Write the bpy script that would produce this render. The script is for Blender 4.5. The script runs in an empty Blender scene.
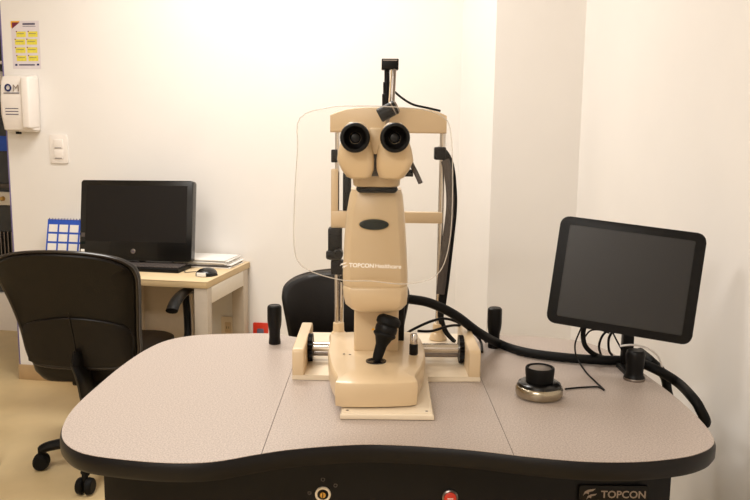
import bpy, bmesh, math, random
from mathutils import Vector, Matrix
random.seed(4)
C = bpy.context.scene.collection
R = math.radians
V = Vector

# ------------------------------------------------------------------ camera
F = 780.0
CAM = V((0, 0, 1.40))
PITCH, ROLL = R(8.45), 0.0114
fw = V((0, math.cos(PITCH), -math.sin(PITCH)))
r0 = V((1, 0, 0)); u0 = r0.cross(fw)
cr = r0 * math.cos(ROLL) + u0 * math.sin(ROLL)
cu = u0 * math.cos(ROLL) - r0 * math.sin(ROLL)
cam_d = bpy.data.cameras.new('camera'); cam = bpy.data.objects.new('camera', cam_d); C.objects.link(cam)
cam_d.sensor_width = 36; cam_d.lens = F / 750 * 36; cam_d.clip_start = .05
m = Matrix((cr, cu, -fw)).transposed().to_4x4(); m.translation = CAM
cam.matrix_world = m
bpy.context.scene.camera = cam

# ------------------------------------------------------------------ light and exposure
vs = bpy.context.scene.view_settings
vs.view_transform = 'Standard'; vs.look = 'None'; vs.gamma = 1; vs.use_curve_mapping = False
vs.exposure = 0.0
w = bpy.data.worlds.new('world'); bpy.context.scene.world = w; w.use_nodes = True
w.node_tree.nodes['Background'].inputs[0].default_value = (1.0, .90, .78, 1)
w.node_tree.nodes['Background'].inputs[1].default_value = 0.42
def area(name, loc, target, sx, sy, power, col):
    d = bpy.data.lights.new(name, 'AREA'); d.shape = 'RECTANGLE'; d.size = sx; d.size_y = sy
    d.energy = power; d.color = col
    o = bpy.data.objects.new(name, d); C.objects.link(o); o.location = loc
    o.rotation_euler = (V(target) - V(loc)).to_track_quat('-Z', 'Y').to_euler()
    return o
area('ceiling_panel_back', (-0.70, 3.05, 2.82), (-0.70, 3.05, 0), 1.2, .5, 42, (1, .97, .93))
area('ceiling_panel_left', (-1.35, 1.7, 2.82), (-1.35, 1.7, 0), .6, .6, 24, (1, .97, .93))
area('ceiling_panel_front', (-1.0, -0.8, 2.82), (-1.0, -0.8, 0), 1.2, .6, 58, (1, .97, .93))

# ------------------------------------------------------------------ helpers
def ray(px, py):
    return (fw * F + cr * (px - 375) + cu * (250 - py)).normalized()
def az(px, py, z):
    d = ray(px, py); return CAM + d * ((z - CAM.z) / d.z)
def ay(px, py, y):
    d = ray(px, py); return CAM + d * (y / d.y)
def apl(px, py, p0, n):
    d = ray(px, py); return CAM + d * ((p0 - CAM).dot(n) / d.dot(n))

def lin(c):
    return tuple(((x / 255) / 12.92 if x / 255 <= .04045 else ((x / 255 + .055) / 1.055) ** 2.4) for x in c) + (1,)
def mat(name, col, rough=.5, metal=0, var=.06, scale=40, bump=0, bscale=200, coat=0, spec=.5, col2=None, ramp=None):
    m = bpy.data.materials.new(name); m.use_nodes = True
    nt = m.node_tree; b = nt.nodes['Principled BSDF']
    b.inputs['Roughness'].default_value = rough; b.inputs['Metallic'].default_value = metal
    b.inputs['Coat Weight'].default_value = coat; b.inputs['Specular IOR Level'].default_value = spec
    tc = nt.nodes.new('ShaderNodeTexCoord')
    n = nt.nodes.new('ShaderNodeTexNoise'); n.inputs['Scale'].default_value = scale; n.inputs['Detail'].default_value = 4
    nt.links.new(tc.outputs['Object'], n.inputs['Vector'])
    mx = nt.nodes.new('ShaderNodeValToRGB')
    a = lin(col); c2 = lin(col2) if col2 else tuple(x * (1 - var * 2) for x in a[:3]) + (1,)
    mx.color_ramp.elements[0].color = c2; mx.color_ramp.elements[1].color = a
    mx.color_ramp.elements[0].position, mx.color_ramp.elements[1].position = ramp or (.3, .7)
    nt.links.new(n.outputs['Fac'], mx.inputs['Fac']); nt.links.new(mx.outputs['Color'], b.inputs['Base Color'])
    if bump:
        n2 = nt.nodes.new('ShaderNodeTexNoise'); n2.inputs['Scale'].default_value = bscale
        nt.links.new(tc.outputs['Object'], n2.inputs['Vector'])
        bp = nt.nodes.new('ShaderNodeBump'); bp.inputs['Strength'].default_value = bump; bp.inputs['Distance'].default_value = .002
        nt.links.new(n2.outputs['Fac'], bp.inputs['Height']); nt.links.new(bp.outputs['Normal'], b.inputs['Normal'])
    return m

def obj(name, bm, material, parent=None, local=False, smooth=35):
    """bm in world coordinates (or in the parent's frame when local); top-level meshes get their origin at their base."""
    me = bpy.data.meshes.new(name)
    if smooth:
        for f in bm.faces: f.smooth = True
    o = bpy.data.objects.new(name, me)
    if parent is not None:
        if not local: bm.transform(root_mat(parent).inverted())
    else:
        xs = [v.co for v in bm.verts]
        lo = V([min(c[i] for c in xs) for i in range(3)]); hi = V([max(c[i] for c in xs) for i in range(3)])
        base = V(((lo.x + hi.x) / 2, (lo.y + hi.y) / 2, lo.z))
        bm.transform(Matrix.Translation(-base)); o.location = base
    bmesh.ops.recalc_face_normals(bm, faces=bm.faces[:])
    bm.to_mesh(me); bm.free()
    if smooth: me.set_sharp_from_angle(angle=R(smooth))
    me.materials.append(material)
    C.objects.link(o); o.parent = parent
    return o
def root_mat(o):
    mm = Matrix.Translation(o.location) @ o.rotation_euler.to_matrix().to_4x4()
    return (root_mat(o.parent) @ mm) if o.parent else mm
def tag(o, label, cat=None, group=None):
    o['label'] = label
    if cat: o['category'] = cat
    if group: o['group'] = group
    return o
def thing(name, label, cat, loc, rz=0, group=None):
    o = bpy.data.objects.new(name, None); C.objects.link(o); o.empty_display_size = .05
    o.location = loc; o.rotation_euler = (0, 0, rz)
    return tag(o, label, cat, group)
def struct(name, bm, material, parent=None):
    o = obj(name, bm, material, parent)
    o['kind'] = 'structure'
    return o

def box(bm, lo, hi, bev=0, seg=2, mtx=None):
    t = bmesh.new(); bmesh.ops.create_cube(t, size=1)
    lo, hi = V(lo), V(hi)
    for v in t.verts: v.co = V([(lo[i] + hi[i]) / 2 + v.co[i] * (hi[i] - lo[i]) for i in range(3)])
    if bev: bmesh.ops.bevel(t, geom=t.edges[:], offset=bev, segments=seg, profile=.5, affect='EDGES')
    if mtx: t.transform(mtx)
    join(bm, t); return bm
def join(bm, t):
    me = bpy.data.meshes.new('tmp'); t.to_mesh(me); t.free(); bm.from_mesh(me); bpy.data.meshes.remove(me)
def B(): return bmesh.new()
def lathe(bm, prof, mtx=None, n=32):
    """prof: (radius, height) pairs about local Z."""
    t = bmesh.new(); rings = []
    for r, h in prof:
        if r < 1e-6: rings.append([t.verts.new((0, 0, h))])
        else: rings.append([t.verts.new((r * math.cos(2 * math.pi * k / n), r * math.sin(2 * math.pi * k / n), h)) for k in range(n)])
    for a, b in zip(rings, rings[1:]):
        for k in range(n):
            k2 = (k + 1) % n
            if len(a) == 1 and len(b) == 1: continue
            if len(a) == 1: t.faces.new((a[0], b[k], b[k2]))
            elif len(b) == 1: t.faces.new((a[k], a[k2], b[0]))
            else: t.faces.new((a[k], a[k2], b[k2], b[k]))
    if len(rings[0]) > 1: t.faces.new(rings[0])
    if len(rings[-1]) > 1: t.faces.new(rings[-1])
    if mtx: t.transform(mtx)
    join(bm, t); return bm
def axis_mtx(p, d):
    d = V(d).normalized(); q = d.to_track_quat('Z', 'Y')
    return Matrix.Translation(V(p)) @ q.to_matrix().to_4x4()
def cyl(bm, p, q, r, r2=None, n=24, bev=0):
    p, q = V(p), V(q); L = (q - p).length; r2 = r if r2 is None else r2
    if bev: pr = [(r - bev, 0), (r, bev), (r2, L - bev), (r2 - bev, L)]
    else: pr = [(r, 0), (r2, L)]
    return lathe(bm, pr, axis_mtx(p, q - p), n)
def catmull(pts, n=8, closed=False):
    pts = [V(p) for p in pts]; out = []; N = len(pts)
    rng = range(N) if closed else range(N - 1)
    for i in rng:
        if closed: p = [pts[(i + k) % N] for k in (-1, 0, 1, 2)]
        else: p = [pts[max(i - 1, 0)], pts[i], pts[i + 1], pts[min(i + 2, N - 1)]]
        for k in range(n):
            t = k / n
            out.append(.5 * ((2 * p[1]) + (p[2] - p[0]) * t + (2 * p[0] - 5 * p[1] + 4 * p[2] - p[3]) * t * t + (3 * p[1] - p[0] - 3 * p[2] + p[3]) * t ** 3))
    if not closed: out.append(pts[-1])
    return out
def tube(bm, pts, r, n=12, sub=8, flat=1.0):
    path = catmull(pts, sub) if sub > 1 else [V(p) for p in pts]
    N = len(path); rr = r if callable(r) else (lambda t: r)
    t = bmesh.new(); prev = None; rings = []
    for i, p in enumerate(path):
        d = (path[min(i + 1, N - 1)] - path[max(i - 1, 0)]).normalized()
        if prev is None:
            a = V((0, 0, 1)) if abs(d.z) < .9 else V((1, 0, 0)); x = d.cross(a).normalized()
        else: x = (prev - d * prev.dot(d)).normalized()
        y = d.cross(x); prev = x; q = rr(i / (N - 1))
        rings.append([t.verts.new(p + (x * math.cos(2 * math.pi * k / n) + y * math.sin(2 * math.pi * k / n) * flat) * q) for k in range(n)])
    for a, b in zip(rings, rings[1:]):
        for k in range(n): t.faces.new((a[k], a[(k + 1) % n], b[(k + 1) % n], b[k]))
    t.faces.new(rings[0]); t.faces.new(rings[-1])
    join(bm, t); return bm
def prism(bm, pts, z0, z1, bev=0, seg=3, mtx=None, taper=None):
    """outline pts (x, y) extruded z0..z1; taper scales the top about the centroid."""
    t = bmesh.new()
    a = [t.verts.new((p[0], p[1], z0)) for p in pts]
    cx = sum(p[0] for p in pts) / len(pts); cy = sum(p[1] for p in pts) / len(pts)
    k = taper or 1
    b = [t.verts.new((cx + (p[0] - cx) * k, cy + (p[1] - cy) * k, z1)) for p in pts]
    fa = t.faces.new(a); fb = t.faces.new(b); N = len(pts)
    for i in range(N): t.faces.new((a[i], a[(i + 1) % N], b[(i + 1) % N], b[i]))
    if bev:
        es = list({e for f in (fa, fb) for e in f.edges})
        bmesh.ops.bevel(t, geom=es, offset=bev, segments=seg, profile=.5, affect='EDGES')
    if mtx: t.transform(mtx)
    join(bm, t); return bm
def rrect(w, h, r, n=5):
    out = []
    for cx, cy, a0 in ((w / 2 - r, h / 2 - r, 0), (-w / 2 + r, h / 2 - r, 90), (-w / 2 + r, -h / 2 + r, 180), (w / 2 - r, -h / 2 + r, 270)):
        for k in range(n + 1):
            a = R(a0 + 90 * k / n); out.append((cx + r * math.cos(a), cy + r * math.sin(a)))
    return out
def loft(bm, rings, caps=True, mtx=None):
    t = bmesh.new(); vr = [[t.verts.new(p) for p in r] for r in rings]; n = len(rings[0])
    for a, b in zip(vr, vr[1:]):
        for k in range(n): t.faces.new((a[k], a[(k + 1) % n], b[(k + 1) % n], b[k]))
    if caps: t.faces.new(vr[0]); t.faces.new(vr[-1])
    if mtx: t.transform(mtx)
    join(bm, t); return bm
def subdiv(bm, n=1):
    me = bpy.data.meshes.new('t'); bm.to_mesh(me); bm.free(); o = bpy.data.objects.new('t', me); C.objects.link(o)
    s = o.modifiers.new('s', 'SUBSURF'); s.levels = n
    dg = bpy.context.evaluated_depsgraph_get(); me2 = bpy.data.meshes.new_from_object(o.evaluated_get(dg))
    bpy.data.objects.remove(o); b = bmesh.new(); b.from_mesh(me2); return b
def text_bm(s, size, mtx, extrude=.0004, align='LEFT', bold=0):
    cu_ = bpy.data.curves.new('t', 'FONT'); cu_.body = s; cu_.size = size; cu_.extrude = extrude; cu_.align_x = align
    cu_.offset = bold; cu_.resolution_u = 3
    o = bpy.data.objects.new('t', cu_); C.objects.link(o)
    dg = bpy.context.evaluated_depsgraph_get(); me = bpy.data.meshes.new_from_object(o.evaluated_get(dg))
    bpy.data.objects.remove(o); b = bmesh.new(); b.from_mesh(me); b.transform(mtx); return b
def frame(o, x, y):
    """matrix whose local X, Y, Z are x, y, x cross y at o"""
    x = V(x).normalized(); y = V(y); y = (y - x * y.dot(x)).normalized(); z = x.cross(y)
    m = Matrix((x, y, z)).transposed().to_4x4(); m.translation = V(o); return m

# ------------------------------------------------------------------ materials
M = {}
M['wall'] = mat('wall_paint', (236, 231, 225), .8, var=.015, scale=3, bump=.08, bscale=350)
M['floor'] = mat('floor_vinyl', (224, 198, 150), .45, var=.05, scale=6, bump=.03)
M['base'] = mat('baseboard_wood', (188, 158, 118), .5, var=.08, scale=12)
M['cream'] = mat('cream_enamel', (214, 188, 150), .35, var=.015, scale=8, coat=.25)
M['cream_light'] = mat('pale_enamel', (234, 217, 190), .38, var=.015, scale=8, coat=.2)
M['black'] = mat('black_plastic', (9, 7, 6), .42, var=.1, spec=.22)
M['black_soft'] = mat('black_rubber', (9, 8, 7), .6, var=.1, bump=.2, bscale=500, spec=.2)
M['black_gloss'] = mat('black_gloss', (9, 8, 7), .25, var=.05, coat=.15, spec=.4)
M['chrome'] = mat('chrome', (215, 208, 200), .16, 1, var=.02)
M['steel'] = mat('brushed_steel', (150, 140, 132), .35, 1, var=.05)
M['grey'] = mat('grey_plastic', (78, 70, 66), .45, var=.05)
M['lens'] = mat('lens_glass', (5, 5, 8), .08, var=.02, spec=.3)
M['laminate'] = mat('speckled_laminate', (188, 174, 163), .40, scale=300, col2=(160, 145, 135), ramp=(.40, .60))
M['edge'] = mat('black_edge_band', (15, 12, 12), .4, var=.08, spec=.25)
M['cabinet'] = mat('dark_cabinet', (10, 7, 6), .45, var=.08, bump=.1, spec=.22)
M['leather'] = mat('black_leather', (15, 9, 5), .42, var=.12, scale=25, bump=.25, bscale=160, spec=.26)
M['leather_rim'] = mat('shiny_piping', (40, 32, 26), .28, var=.06)
M['desk_top'] = mat('light_maple', (226, 203, 164), .45, scale=5, col2=(214, 188, 146))
M['desk_edge'] = mat('maple_edge', (205, 178, 134), .5, scale=8, var=.05)
M['desk_leg'] = mat('taupe_panel', (186, 172, 154), .55, var=.03)
M['desk_leg_light'] = mat('pale_panel', (222, 212, 196), .55, var=.02)
M['white'] = mat('white_plastic', (240, 232, 224), .35, var=.01)
M['paper'] = mat('paper', (238, 234, 228), .8, var=.02)
M['notice'] = mat('notice_paper', (222, 212, 214), .7, var=.02)
M['blue'] = mat('blue_print', (38, 84, 190), .6, var=.04)
M['navy'] = mat('navy_print', (24, 36, 92), .6, var=.04)
M['yellow'] = mat('yellow_print', (236, 222, 80), .7, var=.08, scale=90)
M['orange'] = mat('orange_print', (238, 176, 40), .7, var=.03)
M['maroon'] = mat('maroon_print', (120, 30, 60), .7, var=.03)
M['ink'] = mat('grey_ink', (96, 92, 110), .7, var=.05)
M['red'] = mat('red_plastic', (205, 50, 28), .35, var=.03)
M['brass'] = mat('brass', (200, 160, 90), .25, 1, var=.04)
M['champagne'] = mat('champagne_metal', (176, 166, 146), .25, 1, var=.04)
M['print_white'] = mat('white_print', (250, 244, 236), .5, var=.01)
M['print_grey'] = mat('silver_print', (150, 134, 120), .5, var=.01)
M['green'] = mat('dark_green_badge', (6, 24, 20), .2, var=.1, coat=.1, spec=.3)
M['purple'] = mat('violet_grey_metal', (112, 100, 128), .4, .3, var=.05)
M['trim'] = mat('violet_blue_trim', (120, 112, 160), .5, var=.04)
M['screen'] = mat('dark_screen', (14, 12, 14), .2, var=.1, scale=3, coat=.35, spec=.4)
M['screen_matt'] = mat('matt_screen', (16, 11, 8), .5, var=.05, scale=3, spec=.3)
M['dark_glass'] = mat('cabinet_dark', (60, 62, 66), .25, var=.2, scale=3)

def clear_mat():
    m = bpy.data.materials.new('clear_acrylic'); m.use_nodes = True; nt = m.node_tree; nt.nodes.clear()
    o = nt.nodes.new('ShaderNodeOutputMaterial'); t = nt.nodes.new('ShaderNodeBsdfTransparent'); g = nt.nodes.new('ShaderNodeBsdfGlossy')
    t.inputs[0].default_value = (.985, .98, .97, 1); g.inputs['Roughness'].default_value = .03
    fr = nt.nodes.new('ShaderNodeFresnel'); fr.inputs[0].default_value = 1.3
    mx = nt.nodes.new('ShaderNodeMixShader'); nt.links.new(fr.outputs[0], mx.inputs[0])
    nt.links.new(t.outputs[0], mx.inputs[1]); nt.links.new(g.outputs[0], mx.inputs[2]); nt.links.new(mx.outputs[0], o.inputs[0])
    return m
M['clear'] = clear_mat()
def rim_mat():
    m = bpy.data.materials.new('acrylic_edge'); m.use_nodes = True; nt = m.node_tree; nt.nodes.clear()
    o = nt.nodes.new('ShaderNodeOutputMaterial'); t = nt.nodes.new('ShaderNodeBsdfTransparent')
    p = nt.nodes.new('ShaderNodeBsdfPrincipled'); p.inputs['Base Color'].default_value = lin((235, 226, 214)); p.inputs['Roughness'].default_value = .1
    mx = nt.nodes.new('ShaderNodeMixShader'); mx.inputs[0].default_value = .45
    nt.links.new(t.outputs[0], mx.inputs[1]); nt.links.new(p.outputs[0], mx.inputs[2]); nt.links.new(mx.outputs[0], o.inputs[0])
    return m
M['rim'] = rim_mat()

# ------------------------------------------------------------------ the room
_c, _b = az(207, 282, .73), az(250, 261.5, .73)
TA = math.atan2(_b.x - _c.x, _b.y - _c.y)                         # the room is turned a little against the camera
EX = V((math.cos(TA), -math.sin(TA), 0)); EY = V((math.sin(TA), math.cos(TA), 0)); EZ = V((0, 0, 1))
DZ = .73
desk_c = az(207, 282, DZ)                    # front right corner of the desk top
desk_b = az(250, 261.5, DZ)
desk_depth = (desk_b - desk_c).dot(EY)
WP = desk_c + EY * (desk_depth + .004)       # a point on the back wall
WN = -EY
def wall_x(px, py=250): return (apl(px, py, WP, WN) - WP).dot(EX)
def on_wall(px, py): return apl(px, py, WP, WN)
floor = struct('floor', box(B(), (-6, -1.5, -.05), (3.2, 8.5, 0)), M['floor'])
struct('ceiling', box(B(), (-6, -2.6, 2.86), (3.2, 8.5, 2.95)), M['wall'])
struct('wall_front', box(B(), (-6, -1.6, 0), (3.2, -1.5, 2.86)), M['wall'])
def wall_seg(name, a, b, th, side, z1=2.86, z0=0, m=None):
    a = V((a[0], a[1], 0)); b = V((b[0], b[1], 0)); d = (b - a).normalized(); n = V((-d.y, d.x, 0)) * side
    return struct(name, prism(B(), [a, b, b + n * th, a + n * th], z0, z1), m or M['wall'])
wl = WP + EX * wall_x(12.5, 220); wr = WP + EX * wall_x(459, 150)
wl.z = wr.z = 0
pil_a = ay(490.5, 200, 3.45); pil_b = ay(577, 200, 3.42)
wall_seg('wall_back', wl, wr, .12, 1)
wall_seg('wall_niche', wr, pil_a, .14, 1)
wall_seg('wall_pillar', pil_a, pil_b, .12, 1)
rend = V((pil_b.x + .09, -.6, 0))
wall_seg('wall_right', pil_b, rend, .12, 1)
# skirting and the violet door jamb at the left end of the wall
def room_box(name, lo, hi, m, o=None, bev=.001):
    b = B(); box(b, lo, hi, bev); b.transform(frame(V((WP.x, WP.y, 0)), EX, EY))
    return struct(name, b, m)
xl = (wl - WP).dot(EX)
room_box('baseboard_back', (xl - .006, -.014, 0), (wall_x(459, 150) - .02, -.0005, .085), M['base'])
room_box('trim_1', (xl - .009, .0, .0), (xl - .001, .12, 2.72), M['trim'])
# the corridor beyond the opening
room_box('wall_far', (-4.2, 2.6, 0), (1.0, 2.7, 2.86), M['wall'])
room_box('wall_left', (-3.3, -4.5, 0), (-3.2, 2.6, 2.86), M['wall'])

# glass cabinet seen through the opening
cab_y = .95
cab_o = V((WP.x, WP.y, 0)) + EY * cab_y
cm = frame(cab_o, EX, EY)
x1 = (apl(22, 200, cab_o, WN) - cab_o).dot(EX) ; x0 = x1 - 1.1
def czw(py): return apl(5, py, cab_o, WN).z
cab = thing('glass_cabinet', 'tall glazed cabinet with white plinth and round lock, beyond the left end of the wall', 'cabinet', cm @ V(((x0 + x1) / 2, .2, 0)), -TA)
def cpart(name, lo, hi, m, bev=.003, parent=None):
    b = B(); box(b, lo, hi, bev); b.transform(cm); return obj(name, b, m, parent or cab)
cpart('carcass', (x0, .03, .25), (x1, .4, 2.3), M['dark_glass'])
cpart('plinth', (x0, 0, 0), (x1, .4, .27), M['white'])
cpart('lock_rail', (x0, -.01, czw(205)), (x1, .03, czw(192)), M['desk_leg_light'])
cpart('blue_rail', (x0, -.012, czw(151)), (x1, .03, czw(136)), M['blue'])
cpart('shelf_rail', (x0, -.01, czw(64)), (x1, .03, czw(61)), M['white'])
cpart('header', (x0, -.01, czw(27)), (x1, .03, 2.3), M['navy'])
cpart('shelf', (x0, .0, czw(188)), (x1, .03, czw(184)), M['grey'])
for k in range(9):
    xx = x1 - .012 - k * .028
    cpart('glazing_bar', (xx - .006, .005, .34), (xx, .03, czw(232)), M['steel'], .001)
b = B(); cyl(b, apl(4, 198.5, cab_o, WN) + EY * -.0, apl(4, 198.5, cab_o, WN) - EY * .03, .018, .014, bev=.003); obj('lock_knob', b, M['brass'], cab)
b = B(); cyl(b, apl(1, 78, cab_o, WN), apl(1, 78, cab_o, WN) - EY * .04, .045, .04, bev=.01); obj('handle_disc', b, M['white'], cab)

# ------------------------------------------------------------------ things on the back wall
def wall_frame(px, py):                      # local X right along the wall, Y up, Z out of the wall
    return frame(on_wall(px, py), EX, EZ)
def wdim(px0, px1, py0, py1):
    a = on_wall((px0 + px1) / 2, py0); b_ = on_wall((px0 + px1) / 2, py1); c = on_wall(px0, (py0 + py1) / 2); d = on_wall(px1, (py0 + py1) / 2)
    return (d - c).length, (a - b_).length
# poster
pw, ph = wdim(12, 40, 21, 69); fm = wall_frame(26, 45)
po = thing('poster', 'small notice with rows of yellow boxes taped to the wall above the soap dispenser', 'poster', fm.translation)
def ppart(name, x0, x1, y0, y1, m, z=(.001, .0016)):
    b = B(); box(b, (x0 * pw - pw / 2, ph / 2 - y1 * ph, z[0]), (x1 * pw - pw / 2, ph / 2 - y0 * ph, z[1])); b.transform(fm); return obj(name, b, m, po)
ppart('sheet', 0, 1, 0, 1, M['notice'], (.0003, .001))
for (yy) in (.22, .38, .55, .72):
    for xx in (.12, .54):
        o = .06 if yy == .22 else (.03 if yy == .72 else 0)
        ppart('yellow_panel', xx + o, xx + .36 + o * .6, yy, yy + .115, M['yellow'])
        ppart('printed_line', xx + o + .03, xx + .30 + o * .6, yy + .04, yy + .05, M['ink'], (.0016, .0019))
        ppart('bullet', xx + o - .01, xx + o + .03, yy - .012, yy + .014, M['maroon'], (.0016, .0019))
b = B(); prism(b, [(-pw / 2, ph / 2), (-pw / 2, ph / 2 - .15 * ph), (-pw / 2 + .34 * pw, ph / 2)], .001, .0016, mtx=fm); obj('corner_flash', b, M['orange'], po)
b = B(); prism(b, [(-pw / 2 + .04 * pw, ph / 2 - .03 * ph), (-pw / 2 + .04 * pw, ph / 2 - .16 * ph), (-pw / 2 + .32 * pw, ph / 2 - .03 * ph)], .0016, .002, mtx=fm); obj('corner_flash', b, M['maroon'], po)
ppart('title_line', .42, .86, .045, .085, M['ink'])
ppart('title_line', .42, .88, .11, .12, M['ink'])
ppart('footer_line', .22, .78, .90, .93, M['ink']); ppart('footer_mark', .08, .16, .895, .935, M['navy']); ppart('footer_mark', .86, .94, .89, .93, M['navy'])

# soap dispenser: a rounded wedge that bulges away from the wall
dw, dh = wdim(9, 39, 76, 132); fm = wall_frame(26, 104)
sd = thing('soap_dispenser', 'white wall-mounted soap dispenser with a ring logo, under the yellow notice', 'dispenser', fm.translation)
prof = [(-.5, .55), (-.46, .8), (-.2, 1.0), (.1, 1.0), (.38, .9), (.47, .75), (.5, .45)]
rings = []
for t, d in prof:
    wv = dw * (.88 if abs(t) > .48 else 1); dd = .10 * d
    rings.append([(p[0], t * dh, (p[1] + .5 * dd) + .001) for p in rrect(wv, dd, min(.02, dd * .3), 4)])
b = loft(B(), rings); b.transform(fm); obj('casing', b, M['white'], sd)
b = B(); box(b, (dw * .24, -dh * .44, .02), (dw * .5 + .004, dh * .46, .112), .012, 3); b.transform(fm); obj('cover', b, M['white'], sd)
b = B(); box(b, (-dw * .5 - .014, -.02, .03), (-dw * .5 + .004, .012, .06), .004); b.transform(fm); obj('latch', b, M['white'], sd)
lathe_m = fm @ Matrix.Translation((-dw * .18, dh * .27, .101))
b = B()
for k in range(24):
    a0, a1 = 2 * math.pi * k / 24, 2 * math.pi * (k + 1) / 24
    p = [(r * math.cos(a), r * math.sin(a)) for r, a in ((.020, a0), (.020, a1), (.011, a1), (.011, a0))]
    prism(b, p, 0, .001, mtx=lathe_m)
obj('ring_logo', b, M['navy'], sd)
obj('lettering', text_bm('M', .052, fm @ Matrix.Translation((-dw * .04, dh * .205, .101))), M['print_grey'], sd)
b = B(); box(b, (-dw * .33, dh * .17, .101), (dw * .18, dh * .185, .102)); b.transform(fm); obj('printed_line', b, M['ink'], sd)
for k in range(3):
    b = B(); box(b, (-dw * .3, -dh * (.10 + .05 * k), .101), (dw * .12, -dh * (.085 + .05 * k), .102)); b.transform(fm); obj('printed_line', b, M['ink'], sd)
b = B(); box(b, (-dw * .18, -dh * .54, .035), (-dw * .05, -dh * .48, .06), .004); b.transform(fm); obj('nozzle', b, M['black'], sd)

# light switch
sw, sh = wdim(50.5, 68, 135, 163.5); fm = wall_frame(59.5, 149)
ls = thing('light_switch', 'white two-rocker light switch plate right of the soap dispenser', 'light switch', fm.translation)
b = prism(B(), rrect(sw, sh, .008), .0005, .008, .003, mtx=fm); obj('plate', b, M['white'], ls)
for s in (1, -1):
    b = B(); box(b, (-sw * .26, s * sh * .18 - sh * .16, .006), (sw * .26, s * sh * .18 + sh * .16, .012), .002); b.transform(fm); r_ = obj('rocker', b, M['white'], ls)
    b = B(); box(b, (-sw * .2, s * sh * .18 - sh * .15, .0115), (sw * .18, s * sh * .18 - sh * .13, .0125)); b.transform(fm); obj('mark', b, M['ink'], r_)

# outlets
def outlet(px, py, w_, h_, m, label, face):
    fm = wall_frame(px, py)
    o = thing('wall_outlet', label, 'outlet', fm.translation, 0, 'wall outlets')
    obj('plate', prism(B(), rrect(w_, h_, .006), .0005, .008, .002, mtx=fm), m, o)
    obj('socket_face', prism(B(), rrect(w_ * .45, h_ * .5, .006), .007, .011, .001, mtx=fm), face, o)
    for s in (-1, 1):
        b = B(); box(b, (s * .006 - .0012, -.006, .0105), (s * .006 + .0012, .006, .0118)); b.transform(fm); obj('slot', b, M['black'], o)
outlet(228.5, 327, .075, .115, M['cream_light'], 'cream wall outlet low on the wall under the maple desk', M['cream'])
outlet(261, 334, .082, .125, M['red'], 'red wall outlet low on the wall, between the desk and the black hand grip', M['ink'])

# ------------------------------------------------------------------ maple desk
DM = frame(V((desk_c.x, desk_c.y, 0)), EX, EY)      # x=0 right end, y=0 front edge
DL = .86; DD = desk_depth
desk = thing('office_desk', 'light maple desk with taupe panel legs against the back wall', 'desk', DM @ V((-DL / 2, DD / 2, 0)), -TA)
def dpart(name, lo, hi, m, bev=.0015, parent=None):
    b = B(); box(b, lo, hi, bev); b.transform(DM); return obj(name, b, m, parent or desk)
dpart('desktop', (-DL, 0, DZ - .004), (0, DD, DZ), M['desk_top'])
dpart('edge_band', (-DL + .001, .001, DZ - .032), (-.001, DD - .001, DZ - .0041), M['desk_edge'])
for xx in (-.065, -.63):
    ly = .004 if xx > -.1 else .30
    dpart('leg', (xx, ly, 0), (xx + .063, ly + .051, DZ - .033), M['desk_leg'])
    dpart('leg', (xx, DD - .10, 0), (xx + .063, DD - .03, DZ - .033), M['desk_leg'])
    dpart('side_rail', (xx + .012, ly + .052, DZ - .11), (xx + .0635, DD - .101, DZ - .033), M['desk_leg_light'])
dpart('modesty_panel', (-DL + .02, DD - .07, .22), (-.30, DD - .05, DZ - .033), M['desk_leg'])

# all-in-one computer
TL, TR, BRc, BL = ay(84, 180, 3.92), ay(195, 181, 3.84), ay(189.5, 262, 3.78), ay(77, 259, 3.86)
ux = (TR - TL); uy = ((TL - BL) + (TR - BRc)) / 2
pcW = (ux.length + (BRc - BL).length) / 2; pcH = uy.length
PM = frame((TL + TR + BL + BRc) / 4, ux, uy)
lowz = (PM @ V((0, -pcH / 2, 0))).z
pcb = PM.translation.copy(); pcb.z = DZ; pcb += EY * .03
pc = thing('desktop_computer', 'black all-in-one computer with a wide dark screen on the maple desk', 'computer', pcb)
def ppc(name, bm, m, parent=None): bm.transform(PM); return obj(name, bm, m, parent or pc)
ppc('casing', prism(B(), rrect(pcW, pcH, .012), -.045, 0, .004), M['black_gloss'])
ppc('screen', prism(B(), rrect(pcW * .90, pcH * .70, .003), -.001, .0008), M['screen_matt']).location
pc.children[-1].location = (0, 0, 0)
sc = pc.children[-1]
sc.data.transform(Matrix.Translation(PM.to_3x3() @ V((0, pcH * .085, 0))))
b = lathe(B(), [(.012, 0), (.0125, .001), (.011, .0025), (0, .0025)]); b.transform(Matrix.Translation((-.01, -pcH * .385, 0))); ppc('round_emblem', b, M['steel'])
obj('emblem_lettering', text_bm('hp', .015, PM @ Matrix.Translation((-.01, -pcH * .385 - .004, .0026)), align='CENTER'), M['navy'], pc)
for k, (m_, hh) in enumerate((('grey', .022), ('green', .012), ('paper', .016))):
    y_ = -pcH * (.19 + .1 * k)
    ppc('sticker', prism(B(), [(p[0] - pcW / 2 + .016, p[1] + y_) for p in rrect(.02, hh, .002)], .0002, .0012), M[m_])
b = B(); pf = PM @ V((0, -pcH / 2 + .02, -.05))
tube(b, [pf, V((pf.x, pf.y + .03, DZ + .04)), V((pf.x, pf.y + .05, DZ + .012))], .018); obj('stand_neck', b, M['black'], pc)
b = B(); box(b, (-.14, -.03, .0005), (.14, .11, .012), .004); b.transform(frame(V((pf.x, pf.y + .02, DZ)), EX, EY)); obj('stand_foot', b, M['black'], pc)

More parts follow.
